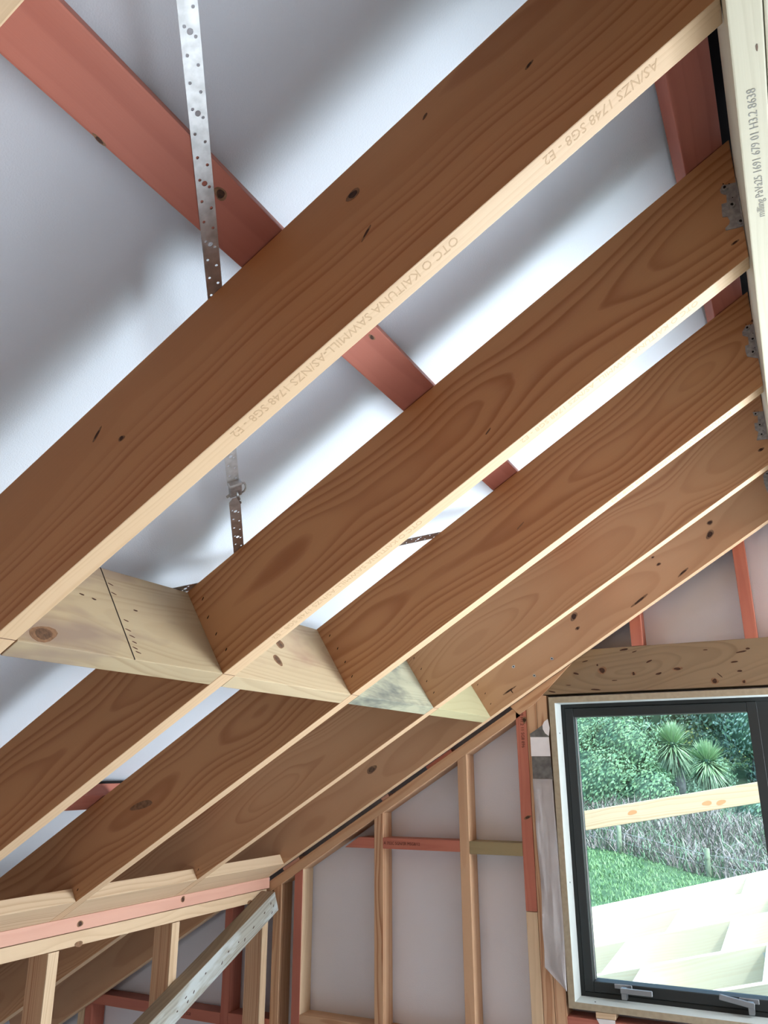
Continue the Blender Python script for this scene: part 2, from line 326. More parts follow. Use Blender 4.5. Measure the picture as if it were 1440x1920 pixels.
# wedge packer on top of the trimmer stud
prism([(1.0, 0.0), (1.33, 0.0), (1.315, -0.050), (1.235, -0.050)], 0.0, D, Matrix(((S.x, N.x, 0, 0), (0, 0, 1, YW-0.002), (S.z, N.z, 0, 0), (0, 0, 0, 1))), 'wedge_packer', M_STUD, wall, 0.001)
SW = 0.0425
def rstud(x0_, mat, zb=ZF, n=-0.0575, w_=SW): return stud(x0_, w_, YW, D, zb, (x0_+w_)*TT + n/CT, mat, wall, 'stud', TT)
sA = rstud(-1.7955, M_STUD); sB = rstud(-1.3895, M_STUD); 
sD = rstud(-2.3185, M_STUD); sE = rstud(-2.588, M_REDV, ZF, .08)
# pink-fronted stud: pink treated front layer with a pale side
sC = rstud(-2.2055, M_PALE)
timber('pink_face', (-2.163, YW-0.0006, ZF), Z3, Y3, -X3, 0.976-(ZF+2.62)+0, 0.003, SW, M_RED, sC, 0) if False else None
pf = stud(-2.2057, SW+.0002, YW-0.0012, 0.004, ZF, (-2.163)*TT-0.0575/CT, M_RED, sC, 'pink_face', TT)
rstud(-3.466, M_PALE, ZF, .08); rstud(-3.421, M_REDV, ZF, .08)
# trimmer studs beside the window
gl = stud(-1.1165, 0.0465, YW, D, -1.478, -0.672+0.02, M_REDV, wall, 'stud', TT*0.9)
stud(-1.1165, 0.0465, YW, D, ZF, -1.480, M_PALE, wall, 'stud')
stud(-1.0685, 0.0445, YW, D, ZF, -0.648, M_STUD, wall, 'stud'); stud(-1.0225, 0.0445, YW, D, ZF, -0.648, M_STUD, wall, 'stud')
# red cripple studs above the lintel
stud(-0.609, 0.046, YW, D, -0.466, -0.563*TT+0.12, M_REDV, wall, 'stud', TT); stud(-0.183, 0.046, YW, D, -0.468, -0.137*TT+0.12, M_REDV, wall, 'stud', TT)
stud(0.242, 0.046, YW, D, -0.468, -0.08, M_REDV, wall, 'stud'); 
# nogs
def nog(x0_, x1_, zt, mat, h=0.0445, c0=(0, 0), c1=(0, 0)):
    return timber('nog', (x0_, YW, zt-h), X3, Y3, Z3, x1_-x0_, D, h, mat, wall, 0.0018, c0, c1)
nog(-1.753, -1.3900, -1.228, M_REDV); nog(-1.3465, -1.117, -1.229, M_OLIVE, 0.049)
nog(-1.945, -1.7960, -1.229, M_REDV, 0.0445, (0, 1/TT*0.95), (0, 0))
nog(-2.1625, -1.7960, -1.955, M_STUD); nog(-1.753, -1.3900, -1.957, M_STUD); nog(-1.3465, -1.117, -1.96, M_STUD)
nog(-2.5450, -2.3190, -1.990, M_REDV); nog(-3.378, -2.5890, -1.995, M_REDV, 0.047)
# under-sill trimmer
nog(-0.978, 0.98, -1.826, M_RED, 0.045)
timber('bottom_plate', (XL, YW, ZF), X3, Y3, Z3, XR-XL, D, 0.045, M_PALE, wall)

# partition (left wall of the room): double top plate, studs
part = empty('wall_left', (XP, 0, ZP)); part['kind'] = 'structure'
PY0 = YB + 0.05; PL = YW - 0.004 - PY0
timber('top_plate', (XP, PY0, ZP-0.0475), Y3, -X3, Z3, PL, 0.09, 0.0455, M_PINK, part)
tp = timber('top_plate', (XP-0.0015, PY0, ZP-0.0945), Y3, -X3, Z3, PL-0.02, 0.09, 0.0445, M_PALE, part)
for yb_ in (2.4325, 1.8200, 1.2235, 0.62, 0.02, -0.58, -1.18):
    timber('stud', (XP-0.001, yb_-0.0, ZF), Z3, -X3, -Y3 if False else Z3.cross(-X3), ZP-0.0965-ZF, 0.089, -0.0425 if False else 0.0425, M_STUD, part) if False else None
    M_ = basis(Z3, -X3, Z3.cross(-X3), (XP-0.001, yb_+0.0425, ZF))
    mobj('stud', box_bm(0, ZP-0.0965-ZF, 0, 0.089, 0, 0.0425, 0.0018), M_STUD, M_, part)
    # pale front edge of the stud
    mobj('stud_edge', box_bm(0, ZP-0.0965-ZF, -0.0008, 0.004, -0.0002, 0.0427, 0.0), M_PALE, M_, WMO[part.name] if False else part)

# ------------------------------------------------------------------ knots
def knot(parent, P, ax, ay, nrm, rx, ry, mat=M_KNOT, name='knot', ang=0.0, rim=True, lift=0.0004):
    """flat knot lying in a timber face: P centre, ax along grain, ay across"""
    ax = Vector(ax).normalized(); nrm = Vector(nrm).normalized(); ay = nrm.cross(ax)
    a2 = ax*cos(ang)+ay*sin(ang); b2 = nrm.cross(a2)
    def disc(rx_, ry_, l, mt, nm, par):
        bm = bmesh.new(); vs = []
        k = 14; ph = random.random()*6
        for i in range(k):
            t = 2*pi*i/k; q = 1 + 0.10*sin(2*t+ph) + 0.07*sin(3*t+2*ph)
            vs.append(bm.verts.new((rx_*q*cos(t), ry_*q*sin(t), l)))
        lo = [bm.verts.new((v.co.x, v.co.y, -0.0005)) for v in vs]
        bm.faces.new(vs)
        for i in range(k): bm.faces.new((lo[i], lo[(i+1) % k], vs[(i+1) % k], vs[i]))
        return mobj(nm, bm, mt, basis(a2, b2, nrm, P), par)
    o = disc(rx, ry, lift*1.6, mat, name, parent)
    if rim: disc(rx*1.7, ry*1.35, lift, M_RING, 'knot_rim', parent)
    return o
def rknot(par, i, s, n, rx, ry, mat=M_KNOT, ang=0.0, rim=True, name='knot'):
    return knot(par, R(s, n, YR[i]), S, N, (0, -1, 0), rx, ry, mat, name, ang, rim)

def text_part(name, txt, M, size, mat, parent, ext=0.0002, sx=1.0, space=1.0):
    cu = bpy.data.curves.new(name, 'FONT'); cu.body = txt; cu.size = size; cu.extrude = ext; cu.resolution_u = 2; cu.space_character = space
    tmp = bpy.data.objects.new('tmp_text', cu); COL.objects.link(tmp)
    dg = bpy.context.evaluated_depsgraph_get(); me = bpy.data.meshes.new_from_object(tmp.evaluated_get(dg))
    bpy.data.objects.remove(tmp); bpy.data.curves.remove(cu)
    me.materials.clear(); me.materials.append(mat); me.name = name
    for v in me.vertices: v.co.x *= sx
    return place(bpy.data.objects.new(name, me), M, parent)

# ------------------------------------------------------------------ rafters
RAFT_LAB = [
 'orange-brown pine rafter at the top left corner, only its lower edge in view',
 'widest and nearest pine rafter with a black knot hole, from left edge to top',
 'second big pine rafter from the camera, just below the nearest and widest one',
 'third pine rafter from the camera, wavy grain, three-bolt bracket at its top end',
 'fourth pine rafter, just before the last one that lies on the far wall',
 'last pine rafter against the far wall above the window, with dark knots and screws']
RAFT_MAT = [M_RAFT, M_RAFT, M_RAFT2, M_RAFT2, M_RAFT3, M_GABLER]
raft = []
for i in range(6):
    M = Matrix(((S.x, 0, N.x, 0), (S.y, 1, N.y, YR[i]), (S.z, 0, N.z, 0), (0, 0, 0, 1)))
    # local y = +Y here would make a left-handed frame: flip with y = -Y
    M = basis(S, -YY, N, (0, YR[i]+T, 0))
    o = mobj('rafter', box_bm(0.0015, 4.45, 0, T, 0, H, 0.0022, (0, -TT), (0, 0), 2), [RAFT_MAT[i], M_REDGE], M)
    for p in o.data.polygons:                       # narrow edges coloured paler to stand in for light from below
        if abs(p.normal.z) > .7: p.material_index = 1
    tag(o, RAFT_LAB[i], 'rafter', 'sloping rafters of the roof'); raft.append(o)
for i in range(1, 6):  # unseen rafters behind the camera, put in to shade the nearer faces
    mobj('rafter', box_bm(0.0015, 4.3, 0, T, 0, H, 0.0, (0, -TT)), M_RAFT, basis(S, -YY, N, (0, -G-G*i+T, 0)), ceil)
# knots of each rafter
r1 = raft[1]
rknot(r1, 1, .5139, .1885, .0075, .0060); rknot(r1, 1, .5342, .1096, .0085, .0016, ang=0.45); rknot(r1, 1, 1.0875, .1832, .0085, .0022, ang=0.5)
rknot(r1, 1, 1.0478, .1379, .0042, .0034); rknot(r1, 1, .211, .139, .005, .0018, ang=.3); rknot(r1, 1, .3594, .2069, .006, .002, M_KNOTB, .4, False)
rknot(raft[2], 2, -.001, .0424, .005, .002); rknot(raft[2], 2, .6, .06, .010, .0015, M_KNOTB, .3, False)
rknot(raft[3], 3, -.098, .162, .004, .003); rknot(raft[3], 3, 2.2456, .1301, .050, .011, M_RING, -.25, False); rknot(raft[3], 3, .72, .10, .016, .0018, M_RING, .2, False)
rknot(raft[4], 4, -.002, .0545, .006, .004)
r5 = raft[5]
for s, n, rx, ry, a in ((.8769, .1401, .012, .009, .3), (.893, .0909, .006, .005, 0), (.2437, .087, .012, .009, .3), (.2136, .1253, .008, .006, 0),
                        (.4723, .1099, .006, .004, 0), (.4728, .1471, .004, .003, 0), (.4179, .026, .016, .0035, .1), (.6226, .0355, .024, .004, .05), (1.2833, .0448, .020, .003, .0)):
    rknot(r5, 5, s, n, rx, ry, M_KNOT, a)
knot(r5, R(1.276, .036, YR[5]), N, S, (0, -1, 0), .008, .0025, rim=False)
rknot(r5, 5, 2.0124, .115, .016, .011, M_KNOTB, .1)
for s, n in ((1.211, .1172), (1.1573, .0347), (1.0545, .05)):
    knot(r5, R(s, n, YR[5]), S, N, (0, -1, 0), .0065, .0065, M_GALV, 'screw_washer', 0, False, 0.0015)
    knot(r5, R(s, n, YR[5]-0.0015), S, N, (0, -1, 0), .0028, .0028, M_HOLE, 'screw_head', 0, False, 0.0012)
# nails at the block ends and rafter ends
for i in (2, 3, 4, 5):
    for n in (.045, .095, .145, .195): rknot(raft[i], i, SB-0.022-.012*random.random(), n, .0045, .0012, M_HOLE, .5, False, 'nail_head')
for i in (3, 4): rknot(raft[i], i, 2.59, .03, .005, .0014, M_HOLE, .5, False, 'nail_head')
# stamped grading marks on the underside (read down the slope)
def under_text(i, s, txt, size=.027, sx=1.0, mat=M_EMB, off=0.009):
    M = basis(S, YY, S.cross(YY), R(s, -0.0001, YR[i]+off))
    return text_part('grading_stamp', txt, M, size, mat, raft[i], 0.0001, sx)
under_text(1, .10, 'AS/NZS 1748 SG8 - E2', .025, 0.80); under_text(1, .44, 'OTC O KAITUNA SAWMILL-AS/NZS 1748 SG8 - E2', .025, 0.80)
under_text(2, .12, 'OTC O KAITUNA SAWMILL AS/NZS 1748 SG8 - E2', .025, 0.80); under_text(2, .83, 'OTC O KAITUNA SAWMILL AS/NZS 1748 SG8 - E2', .025, 0.80)
under_text(3, .10, 'KAITUNA SAWMILL AS/NZS 1748 SG8 - E2', .026, 0.8)
# squared pencil line under the rafters where the blocks stand
for i in (1, 2, 3, 4):
    M = basis(S, -YY, N, (0, YR[i]+T, 0))
    mobj('pencil_line', box_bm(SB-.0006, SB+.0006, 0.001, T-.001, -0.0003, 0.0002, 0), M_INKD, M, raft[i])

# ------------------------------------------------------------------ blocks between the rafters at mid span
BL = ['pale brown block with a round knot and a black joint line, nearest of its row',
      'cream block with two small knots between the second and third rafters',
      'grey-stained greenish block between the third and fourth rafters',
      'yellow-green block at the far end of the row, against the last rafter']
BM_ = [M_BLOCK, wood('cream_block_pine', (0.56, 0.45, 0.29, 1), (0.38, 0.27, 0.16, 1), 70, (0.05, 0.2), 0.05, 0.8, seed=31.0, stain=((0.40, 0.26, 0.18, 1), (2, 4, 4), 0.55, 0.7)), M_BLOCKG, M_BLOCKY]
blk = []
for k in range(4):
    ya = YR[k+1]+T+(.003 if k == 0 else .0005); yb = YR[k+2]-.0005
    s_off = 0.0 if k != 1 else 0.002
    M = basis(YY, S, N, R(SB+s_off, 0, ya))   # local x along Y, y down-slope, z = N
    o = mobj('blocking', box_bm(0, yb-ya, 0, T, 0, H-.002, .002, seg=2), BM_[k], M)
    tag(o, BL[k], 'timber block', 'solid blocks between the rafters'); blk.append(o)
FN = -S
def bknot(k, y, n, rx, ry, mat=M_KNOTB, rim=True, ang=0, name='knot'):
    return knot(blk[k], R(SB+(0.002 if k == 1 else 0), n, y), YY, N, FN, rx, ry, mat, name, ang, rim)
bknot(0, .109, .025, .019, .013, ang=.2); bknot(1, .939, .140, .011, .013); bknot(1, .887, .078, .009, .014)
mobj('joint_line', box_bm(-.0012, .0012, -.0006, .0006, 0, H-.002, 0), M_HOLE, basis(YY, S, N, R(SB, 0, .3245)), blk[0])
for n in (.02, .03, .045, .06, .075, .10, .17, .195): bknot(0, .334+random.random()*.01, n, .007, .0012, M_INKD, False, -.3, 'splinter_mark')
for yy_, n in ((.24, .145), (.27, .14), (.20, .19), (.385, .135)): bknot(0, yy_, n, .006, .0018, M_KNOT, False, -.1, 'bark_fleck')

# flat blocks on the partition plate
PLAB = ['short pale block lying on the left wall plate at the left edge of the picture',
        'pale grained block lying on the left wall plate between the third and fourth rafters',
        'farthest pale block on the left wall plate, touching the last rafter']
for k, i in enumerate((1, 2, 3, 4)):
    ya = YR[i]+T+.0005; yb = YR[i+1]-.0005
    M = basis(YY, S, N, R(2.61, 0, ya))
    o = mobj('plate_block', box_bm(0, yb-ya, 0, .140, 0, .045, .002, seg=2), M_PALE, M)
    tag(o, (['pale block on the left wall plate nearest the camera, under the second rafter'] + PLAB)[k], 'timber block', 'flat blocks on the left wall plate')

# ------------------------------------------------------------------ purlins on top of the rafters
def purlin(sc0, lab, mat, n0=0.2418, w_=0.090):
    M = basis(YY, S, N, R(sc0, n0, -2.2))
    o = mobj('purlin', box_bm(0, 2.2+YWRAP-.01, 0, w_, 0, .045, .003, seg=2), mat, M)
    return tag(o, lab, 'purlin', 'pink treated purlins across the rafters')
p_r = purlin(-.130, 'dark red purlin beside the ridge beam in the upper right gap', M_RED)
p_u = purlin(.634, 'pink purlin from the top left corner, with a knot beside the steel strap', M_RED)
p_l = purlin(2.376, 'pink purlin low on the roof, glimpsed in the narrow gap at the lower left', M_RED)
mobj('gap_shade_strip', box_bm(0, 2.2+YWRAP-.02, 0, .012, .0452, .0535, 0), M_BLACK, basis(YY, S, N, R(2.376, .2418, -2.2)), p_l)  # black strip stands in for the shadow gap between purlin and underlay
def pknot(o, s, y, rx, ry, mat=M_KNOT, ang=0, rim=True): return knot(o, R(s, .2418, y), YY, S, -N, rx, ry, mat, 'knot', ang, rim)
pknot(p_u, .662, -.123, .007, .0065); pknot(p_u, .655, .344, .007, .003); pknot(p_u, .722, -.304, .007, .002)

# ------------------------------------------------------------------ steel strap brace
def circle_spline(cu, x, y, r, k=10):
    sp = cu.splines.new('POLY'); sp.points.add(k-1); sp.use_cyclic_u = True
    for i in range(k): sp.points[i].co = (x+r*cos(2*pi*i/k), y+r*sin(2*pi*i/k), 0, 1)
def strap_mesh(length, width, phase, clip_end=False):
    cu = bpy.data.curves.new('strap', 'CURVE'); cu.dimensions = '2D'; cu.fill_mode = 'BOTH'; cu.extrude = 0.0004
    sp = cu.splines.new('POLY'); hw = width/2
    pts = [(0, -hw), (length, -hw), (length, hw), (0, hw)]
    if clip_end: pts = [(0, -hw*.35), (.012, -hw), (length, -hw), (length, hw), (.012, hw), (0, hw*.35)]
    sp.points.add(len(pts)-1); sp.use_cyclic_u = True
    for i, p in enumerate(pts): sp.points[i].co = (p[0], p[1], 0, 1)
    d = 0.0339; k = 0; x = phase
    while x < length-.01:
        if x > .012:
            if k % 3 == 0:
                circle_spline(cu, x, 0, .0042, 12)
                if x+.0088 < length-.006: circle_spline(cu, x+.0088*.0+.0065, .0066, .0024, 8)
                circle_spline(cu, x-.0065, -.0066, .0024, 8)
            else:
                circle_spline(cu, x-.0065, -.0066, .0024, 8); circle_spline(cu, x+.0065, .0066, .0024, 8)
        x += d*0.5*2/1.0*.5 if False else d; k += 1
    tmp = bpy.data.objects.new('tmp', cu); COL.objects.link(tmp)
    dg = bpy.context.evaluated_depsgraph_get(); me = bpy.data.meshes.new_from_object(tmp.evaluated_get(dg))
    bpy.data.objects.remove(tmp); bpy.data.curves.remove(cu)
    me.materials.clear(); me.materials.append(M_GALV); return me
def strap_M(s0_, y0_, s1_, y1_, n=.2408):
    a = R(s0_, n, y0_); b = R(s1_, n, y1_); ax = (b-a).normalized(); z = -N; ay = z.cross(ax)
    return basis(ax, ay, z, a), (b-a).length
st = empty('strap_brace', R(.785, .2408, 0))
tag(st, 'perforated galvanised steel strap running from the top edge down to a tensioner', 'steel strap')
M1, L1 = strap_M(.785-.752*.62, -.62, 1.088, .408)
# phase so that a large hole falls at s=.547
ph = ((.547-(.785-.752*.62))/.603) % (0.0339*3)
place(bpy.data.objects.new('strap', strap_mesh(L1, .0262, ph)), M1, st)
M2, L2 = strap_M(1.118, .447, 1.42, .845)
place(bpy.data.objects.new('strap', strap_mesh(L2, .0262, .05, True)), M2, st)
# tensioner: folded clamp, side loop and bolt
tn = empty('strap_tensioner', R(1.10, .236, .425)); tag(tn, 'small zinc tensioner clamp joining the two ends of the steel strap', 'strap tensioner')
ax = (R(1.12, 0, .452)-R(1.082, 0, .404)).normalized(); ay = (-N).cross(ax)
MT = basis(ax, ay, -N, R(1.082, .2395, .404))
mobj('clamp_body', box_bm(0, .040, -.0145, .0135, -.001, .009, .0025, seg=2), M_STEEL, MT, tn)
mobj('clamp_lip', box_bm(-.004, .003, -.015, .014, -.002, .011, .001), M_GALV, MT, tn)
def tube(pts, r, name, mat, parent, M, k=8, close=False):
    bm = bmesh.new(); rings = []
    pts = [Vector(p) for p in pts]
    for i, p in enumerate(pts):
        a = pts[max(i-1, 0)]; b = pts[min(i+1, len(pts)-1)]; t = (b-a).normalized()
        u_ = t.orthogonal().normalized() if i == 0 else (u_ - t*u_.dot(t)).normalized()
        v_ = t.cross(u_); rad = r[i] if isinstance(r, (list, tuple)) else r
        rings.append([bm.verts.new(p + (u_*cos(2*pi*j/k)+v_*sin(2*pi*j/k))*rad) for j in range(k)])
    for i in range(len(rings)-1):
        for j in range(k): bm.faces.new((rings[i][j], rings[i][(j+1) % k], rings[i+1][(j+1) % k], rings[i+1][j]))
    bm.faces.new(rings[0][::-1]); bm.faces.new(rings[-1])
    bmesh.ops.recalc_face_normals(bm, faces=bm.faces[:])
    return mobj(name, bm, mat, M, parent, True)
tube([(.006, .0145, .004), (.008, .021, .004), (.018, .0235, .004), (.028, .0235, .004), (.036, .020, .004), (.038, .014, .004)], .0022, 'side_loop', M_ZINC, tn, MT)
tube([(.024, 0, .008), (.052, .006, .009)], .0036, 'bolt', M_STEEL, tn, MT); tube([(.050, .0055, .009), (.066, .009, .010)], .0022, 'bolt_end', M_STEEL, tn, MT)
tube([(.034, -.010, .003), (.040, -.020, .003)], .003, 'side_pin', M_ZINC, tn, MT)
st2 = empty('strap_brace', R(1.2, .2408, .8)); tag(st2, 'short dark length of perforated strap in the bright gap below the second rafter', 'steel strap')
M3, L3 = strap_M(1.475, .50, .80, 1.3975)
place(bpy.data.objects.new('strap', strap_mesh(L3, .0262, .013)), basis(M3.col[0][:3], M3.col[1][:3], M3.col[2][:3], Vector(M3.col[3][:3])-N*.0008), st2)

# ------------------------------------------------------------------ ridge beam
rb = empty('ridge_beam', (0, -2.5, -.0823)); tag(rb, 'pale double ridge beam with grey printed numbers at the right edge', 'ridge beam')
for k, x in enumerate((0.0, 0.0405)):
    M = basis(YY, -X3, YY.cross(-X3), (x+.0393, -3.7, -.0823+.0008*k))
    mobj('beam_ply', box_bm(0, 3.7+YW-.003, 0, .0393, 0, .312, .0025, seg=2), M_RIDGE, M, rb)
text_part('printed_numbers', 'milling PaVa25 1691 679 01 H3.2 8638', basis(-YY, -X3, Vector((0, 0, -1)), (.025, .375, -.0826)), .0165, M_INK, rb, 0.0001, 1.12)
knot(rb, Vector((.030, .02, -.0823)), YY, X3, (0, 0, -1), .006, .0012, M_KNOTB, rim=False)

# ------------------------------------------------------------------ framing brackets at the ridge
B2 = [(-.0577, .158), (-.0683, .1602), (-.0878, .1468), (-.0893, .1408), (-.066, .1025), (-.0407, .0586), (-.0372, .0573), (-.0261, .0633), (-.0066, .076), (-.009, .0805), (-.0187, .0818), (-.0252, .0869), (-.0281, .0984), (-.0217, .1045), (-.0256, .111), (-.0387, .1292), (-.0473, .1242), (-.0582, .1395), (-.0553, .1453), (-.0544, .1522)]
B3 = [(-.0578, .1535), (-.0697, .1587), (-.0829, .1589), (-.0945, .1502), (-.0731, .1207), (-.0573, .0946), (-.0397, .065), (-.0326, .0742), (-.0222, .0898), (-.0285, .104), (-.0376, .117), (-.0462, .1133), (-.0593, .1327), (-.0524, .1451)]
B4 = [(-.0656, .1733), (-.093, .1535), (-.0740, .1261), (-.0393, .0697), (-.0128, .0879), (-.0349, .1073), (-.0321, .1198), (-.0451, .1398), (-.0543, .1333), (-.0691, .1537), (-.0637, .1669)]
B5 = [(-.055, .150), (-.066, .157), (-.0885, .1566), (-.0760, .130), (-.0445, .0848), (-.0245, .0848), (-.0326, .1068), (-.040, .125)]
def bracket(i, outline, bolts, lab):
    M = basis(S, N, S.cross(N), (0, YR[i]-.0003, 0))      # S x N = -Y?  z points out of the face or in
    zdir = -1.0 if S.cross(N).y > 0 else 1.0
    root = empty('framing_bracket', R(-.05, .1, YR[i]-.001)); tag(root, lab, 'bracket', 'zinc brackets on the rafters beside the ridge beam')
    prism(outline, 0, .0022*zdir, M, 'plate', M_ZINC, root)
    # flange folded onto the ridge beam
    Mf = basis(-YY, Z3, (-YY).cross(Z3), (-.0012, YR[i], 0))
    prism([(0.0, .060), (.026, .062), (.026, .080), (.018, .088), (.026, .10), (.024, .165), (0.0, .165)], -.0006, .0010, Mf, 'flange', M_ZINC, root)
    for s, n in bolts:
        knot(root, R(s, n, YR[i]-.0025), S, N, (0, -1, 0), .0062, .0062, M_ZINC, 'bolt_head', 0, False, .0028)
        knot(root, R(s, n, YR[i]-.0068), S, N, (0, -1, 0), .0028, .0028, M_BLACK, 'bolt_recess', 0, False, .0006)
    cx = sum(p[0] for p in outline)/len(outline); cz = sum(p[1] for p in outline)/len(outline)
    for q in range(5):
        s, n = bolts[q % 3]; knot(root, R(s-.012+.007*(q % 2), n+.006*(q-2)*.5+.008, YR[i]-.0023), S, N, (0, -1, 0), .0011, .0011, M_BLACK, 'nail_hole', 0, False, .0004)
bracket(2, B2, [(-.0649, .1527), (-.049, .1106), (-.0354, .0688)], 'highest zinc bracket with three bolts, on the second rafter beside the ridge beam')
bracket(3, B3, [(-.0734, .153), (-.062, .1177), (-.0389, .0882)], 'zinc bracket with three bolts at the top end of the third rafter')
bracket(4, B4, [(-.0677, .1611), (-.0527, .1227), (-.0357, .0927)], 'zinc bracket at the right edge, on the fourth rafter')
bracket(5, B5, [(-.072, .148), (-.062, .12), (-.040, .095)], 'lowest zinc bracket, cut by the right edge, on the last rafter')

# ------------------------------------------------------------------ lintel over the window
lt = mobj('lintel', box_bm(0, 2.45, 0, D, 0, .178, .003, (0, 1/TT*0.97), (0, 0), 2), M_LINTEL, basis(X3, Y3, Z3, (-1.10, YW-.0004, -.6445)))
tag(lt, 'rough brown timber lintel with many bark pockets, lying above the window', 'lintel')
LK = [(-.7359, -.5568, .011, .011, 0), (-.3109, -.6215, .009, .008, 0), (-.2315, -.5528, .012, .003, .1), (-.6402, -.478, .016, .004, .15), (-.8446, -.5638, .011, .004, -.3), (-.7687, -.6328, .022, .0025, -.1), (-.9515, -.6332, .016, .0028, -.2), (-.5465, -.5314, .014, .003, .4), (-.202, -.516, .018, .003, .15), (-.178, -.5054, .007, .004, 0), (-.2172, -.5881, .010, .0035, 0), (-.2076, -.6287, .005, .005, 0), (-.8028, -.5156, .014, .002, .2), (-.7536, -.534, .004, .004, 0), (-.6116, -.5766, .005, .006, 0), (-.5147, -.5819, .012, .004, .3), (-.4422, -.5671, .012, .005, 0), (-.60, -.489, .010, .002, .2), (-.33, -.50, .008, .002, 0), (-.29, -.60, .012, .002, -.8), (-.69, -.60, .012, .0015, 0), (-.88, -.61, .012, .0015, -.1)]
for x, z, rx, ry, a in LK: knot(lt, Vector((x, YW-.0004, z)), X3, Z3, (0, -1, 0), rx, ry, M_KNOT, 'bark_pocket', a, ry > .0045)

# ------------------------------------------------------------------ window
win = empty('window_1', (WX0, YW, WZ0)); win['kind'] = 'structure'
LT = .0245; LY = YW-.004; LD = .100
def wbox(name, x0_, x1_, y0_, y1_, z0_, z1_, mat, par=None, bev=.0012):
    return mobj(name, box_bm(0, x1_-x0_, 0, y1_-y0_, 0, z1_-z0_, bev), mat, Matrix.Translation((x0_, y0_, z0_)), par or win)
lj = wbox('lining', WX0, WX0+LT, LY+.0015, LY+LD, WZ0, WZ1, M_PRIME); wbox('lining_edge', WX0, WX0+LT, LY, LY+.002, WZ0, WZ1, M_RAWED, lj, 0)
lt_ = wbox('lining', WX0+LT, WX1-LT, LY+.0015, LY+LD, WZ1-LT, WZ1, M_PRIME); wbox('lining_edge', WX0+LT, WX1-LT, LY, LY+.002, WZ1-LT, WZ1, M_RAWED, lt_, 0)
lb = wbox('lining', WX0+LT, WX1-LT, LY+.0015, LY+LD, WZ0, WZ0+.0225, M_PRIME); wbox('lining_edge', WX0+LT, WX1-LT, LY, LY+.002, WZ0, WZ0+.0225, M_RAWED, lb, 0)
lr = wbox('lining', WX1-LT, WX1, LY+.0015, LY+LD, WZ0, WZ1, M_PRIME)
IX0, IX1, IZ0, IZ1 = WX0+LT, WX1-LT, WZ0+.0225, WZ1-LT
# screw in sill and jamb
knot(lb, Vector((-.875, YW+.03, IZ0+.0003)), X3, Y3, (0, 0, 1), .003, .003, M_HOLE, 'screw_head', 0, False)
knot(lj, Vector((IX0+.0003, YW+.045, -.80)), Z3, Y3, (1, 0, 0), .003, .003, M_HOLE, 'screw_head', 0, False)
knot(lj, Vector((IX0+.0003, YW+.045, -1.37)), Z3, Y3, (1, 0, 0), .003, .003, M_HOLE, 'screw_head', 0, False)
# aluminium outer frame, casement sash at left, fixed pane at right
FY0, FY1 = YWRAP+.004, YWRAP+.075
MX0, MX1 = -.183, -.118
def ring(name, x0_, x1_, z0_, z1_, w_, y0_, y1_, mat, par):
    root = par
    a = wbox(name, x0_, x0_+w_, y0_, y1_, z0_, z1_, mat, root, .0012); b = wbox(name, x1_-w_, x1_, y0_, y1_, z0_, z1_, mat, root, .0012)
    c_ = wbox(name, x0_+w_, x1_-w_, y0_, y1_, z0_, z0_+w_, mat, root, .0012); d = wbox(name, x0_+w_, x1_-w_, y0_, y1_, z1_-w_, z1_, mat, root, .0012)
    return a, b, c_, d
ring('frame', IX0-.002, IX1+.002, IZ0-.002, IZ1+.002, .018, FY0, FY1, M_ALU, win)
wbox('mullion', MX0, MX1, FY0, FY1, IZ0+.016, IZ1-.016, M_ALU)
SX0, SX1, SZ0, SZ1 = IX0+.0175, MX0+.001, IZ0+.0175, IZ1-.0175
sash = empty('sash', (SX0, FY0, SZ0)); sash.parent = win; sash.matrix_basis = WM[win.name].inverted() @ Matrix.Translation((SX0, FY0, SZ0))
sy0 = FY0-.006
wbox('sash_rail', SX0, -.892, sy0, FY1-.01, SZ0, SZ1, M_ALU, sash, .0012); wbox('sash_rail', -.2155, SX1+.002, sy0, FY1-.01, SZ0, SZ1, M_ALU, sash, .0006)
wbox('sash_rail', -.892, -.2155, sy0, FY1-.01, SZ1-.036, SZ1, M_ALU, sash, .003)
sb_ = wbox('sash_rail', -.892, -.2155, sy0, FY1-.01, SZ0, -1.7195, M_ALU, sash, .003)
wbox('pane', -.893, -.2145, FY1-.035, FY1-.030, -1.7205, -.7325, M_GLASS, sash, 0)
wbox('gasket', -.892, -.8895, FY1-.042, FY1-.036, -1.7195, -.734, plain('grey_gasket', (.45, .47, .47, 1), .6), sash, 0)
wbox('pane', MX1-.001, IX1-.014, FY1-.035, FY1-.030, IZ0+.014, IZ1-.014, M_GLASS, win, 0)
# handles: one lying level, the other tilted up to the left
def handle(x, ang, flip):
    M = Matrix.Translation((x, sy0, -1.735)); bm = bmesh.new()
    def add(b2, m):
        me = bpy.data.meshes.new('t'); b2.to_mesh(me); b2.free(); me.transform(m); bm.from_mesh(me); bpy.data.meshes.remove(me)
    add(box_bm(-.040, .026, -.004, 0, -.001, .016, .002), Matrix.Identity(4)); add(box_bm(-.011, .009, -.030, -.002, -.030, .010, .003, seg=2), Matrix.Identity(4))
    L0, L1_ = (-.012, .104) if not flip else (-.104, .012)
    add(box_bm(L0, L1_, -.036, -.029, -.008, .011, .002), Matrix.Rotation(ang, 4, 'Y'))
    return mobj('handle', bm, M_HAND, M, sash)
WM[sash.name] = Matrix.Translation((SX0, FY0, SZ0))
handle(-.772, 0.0, False); handle(-.335, 0.16, True)

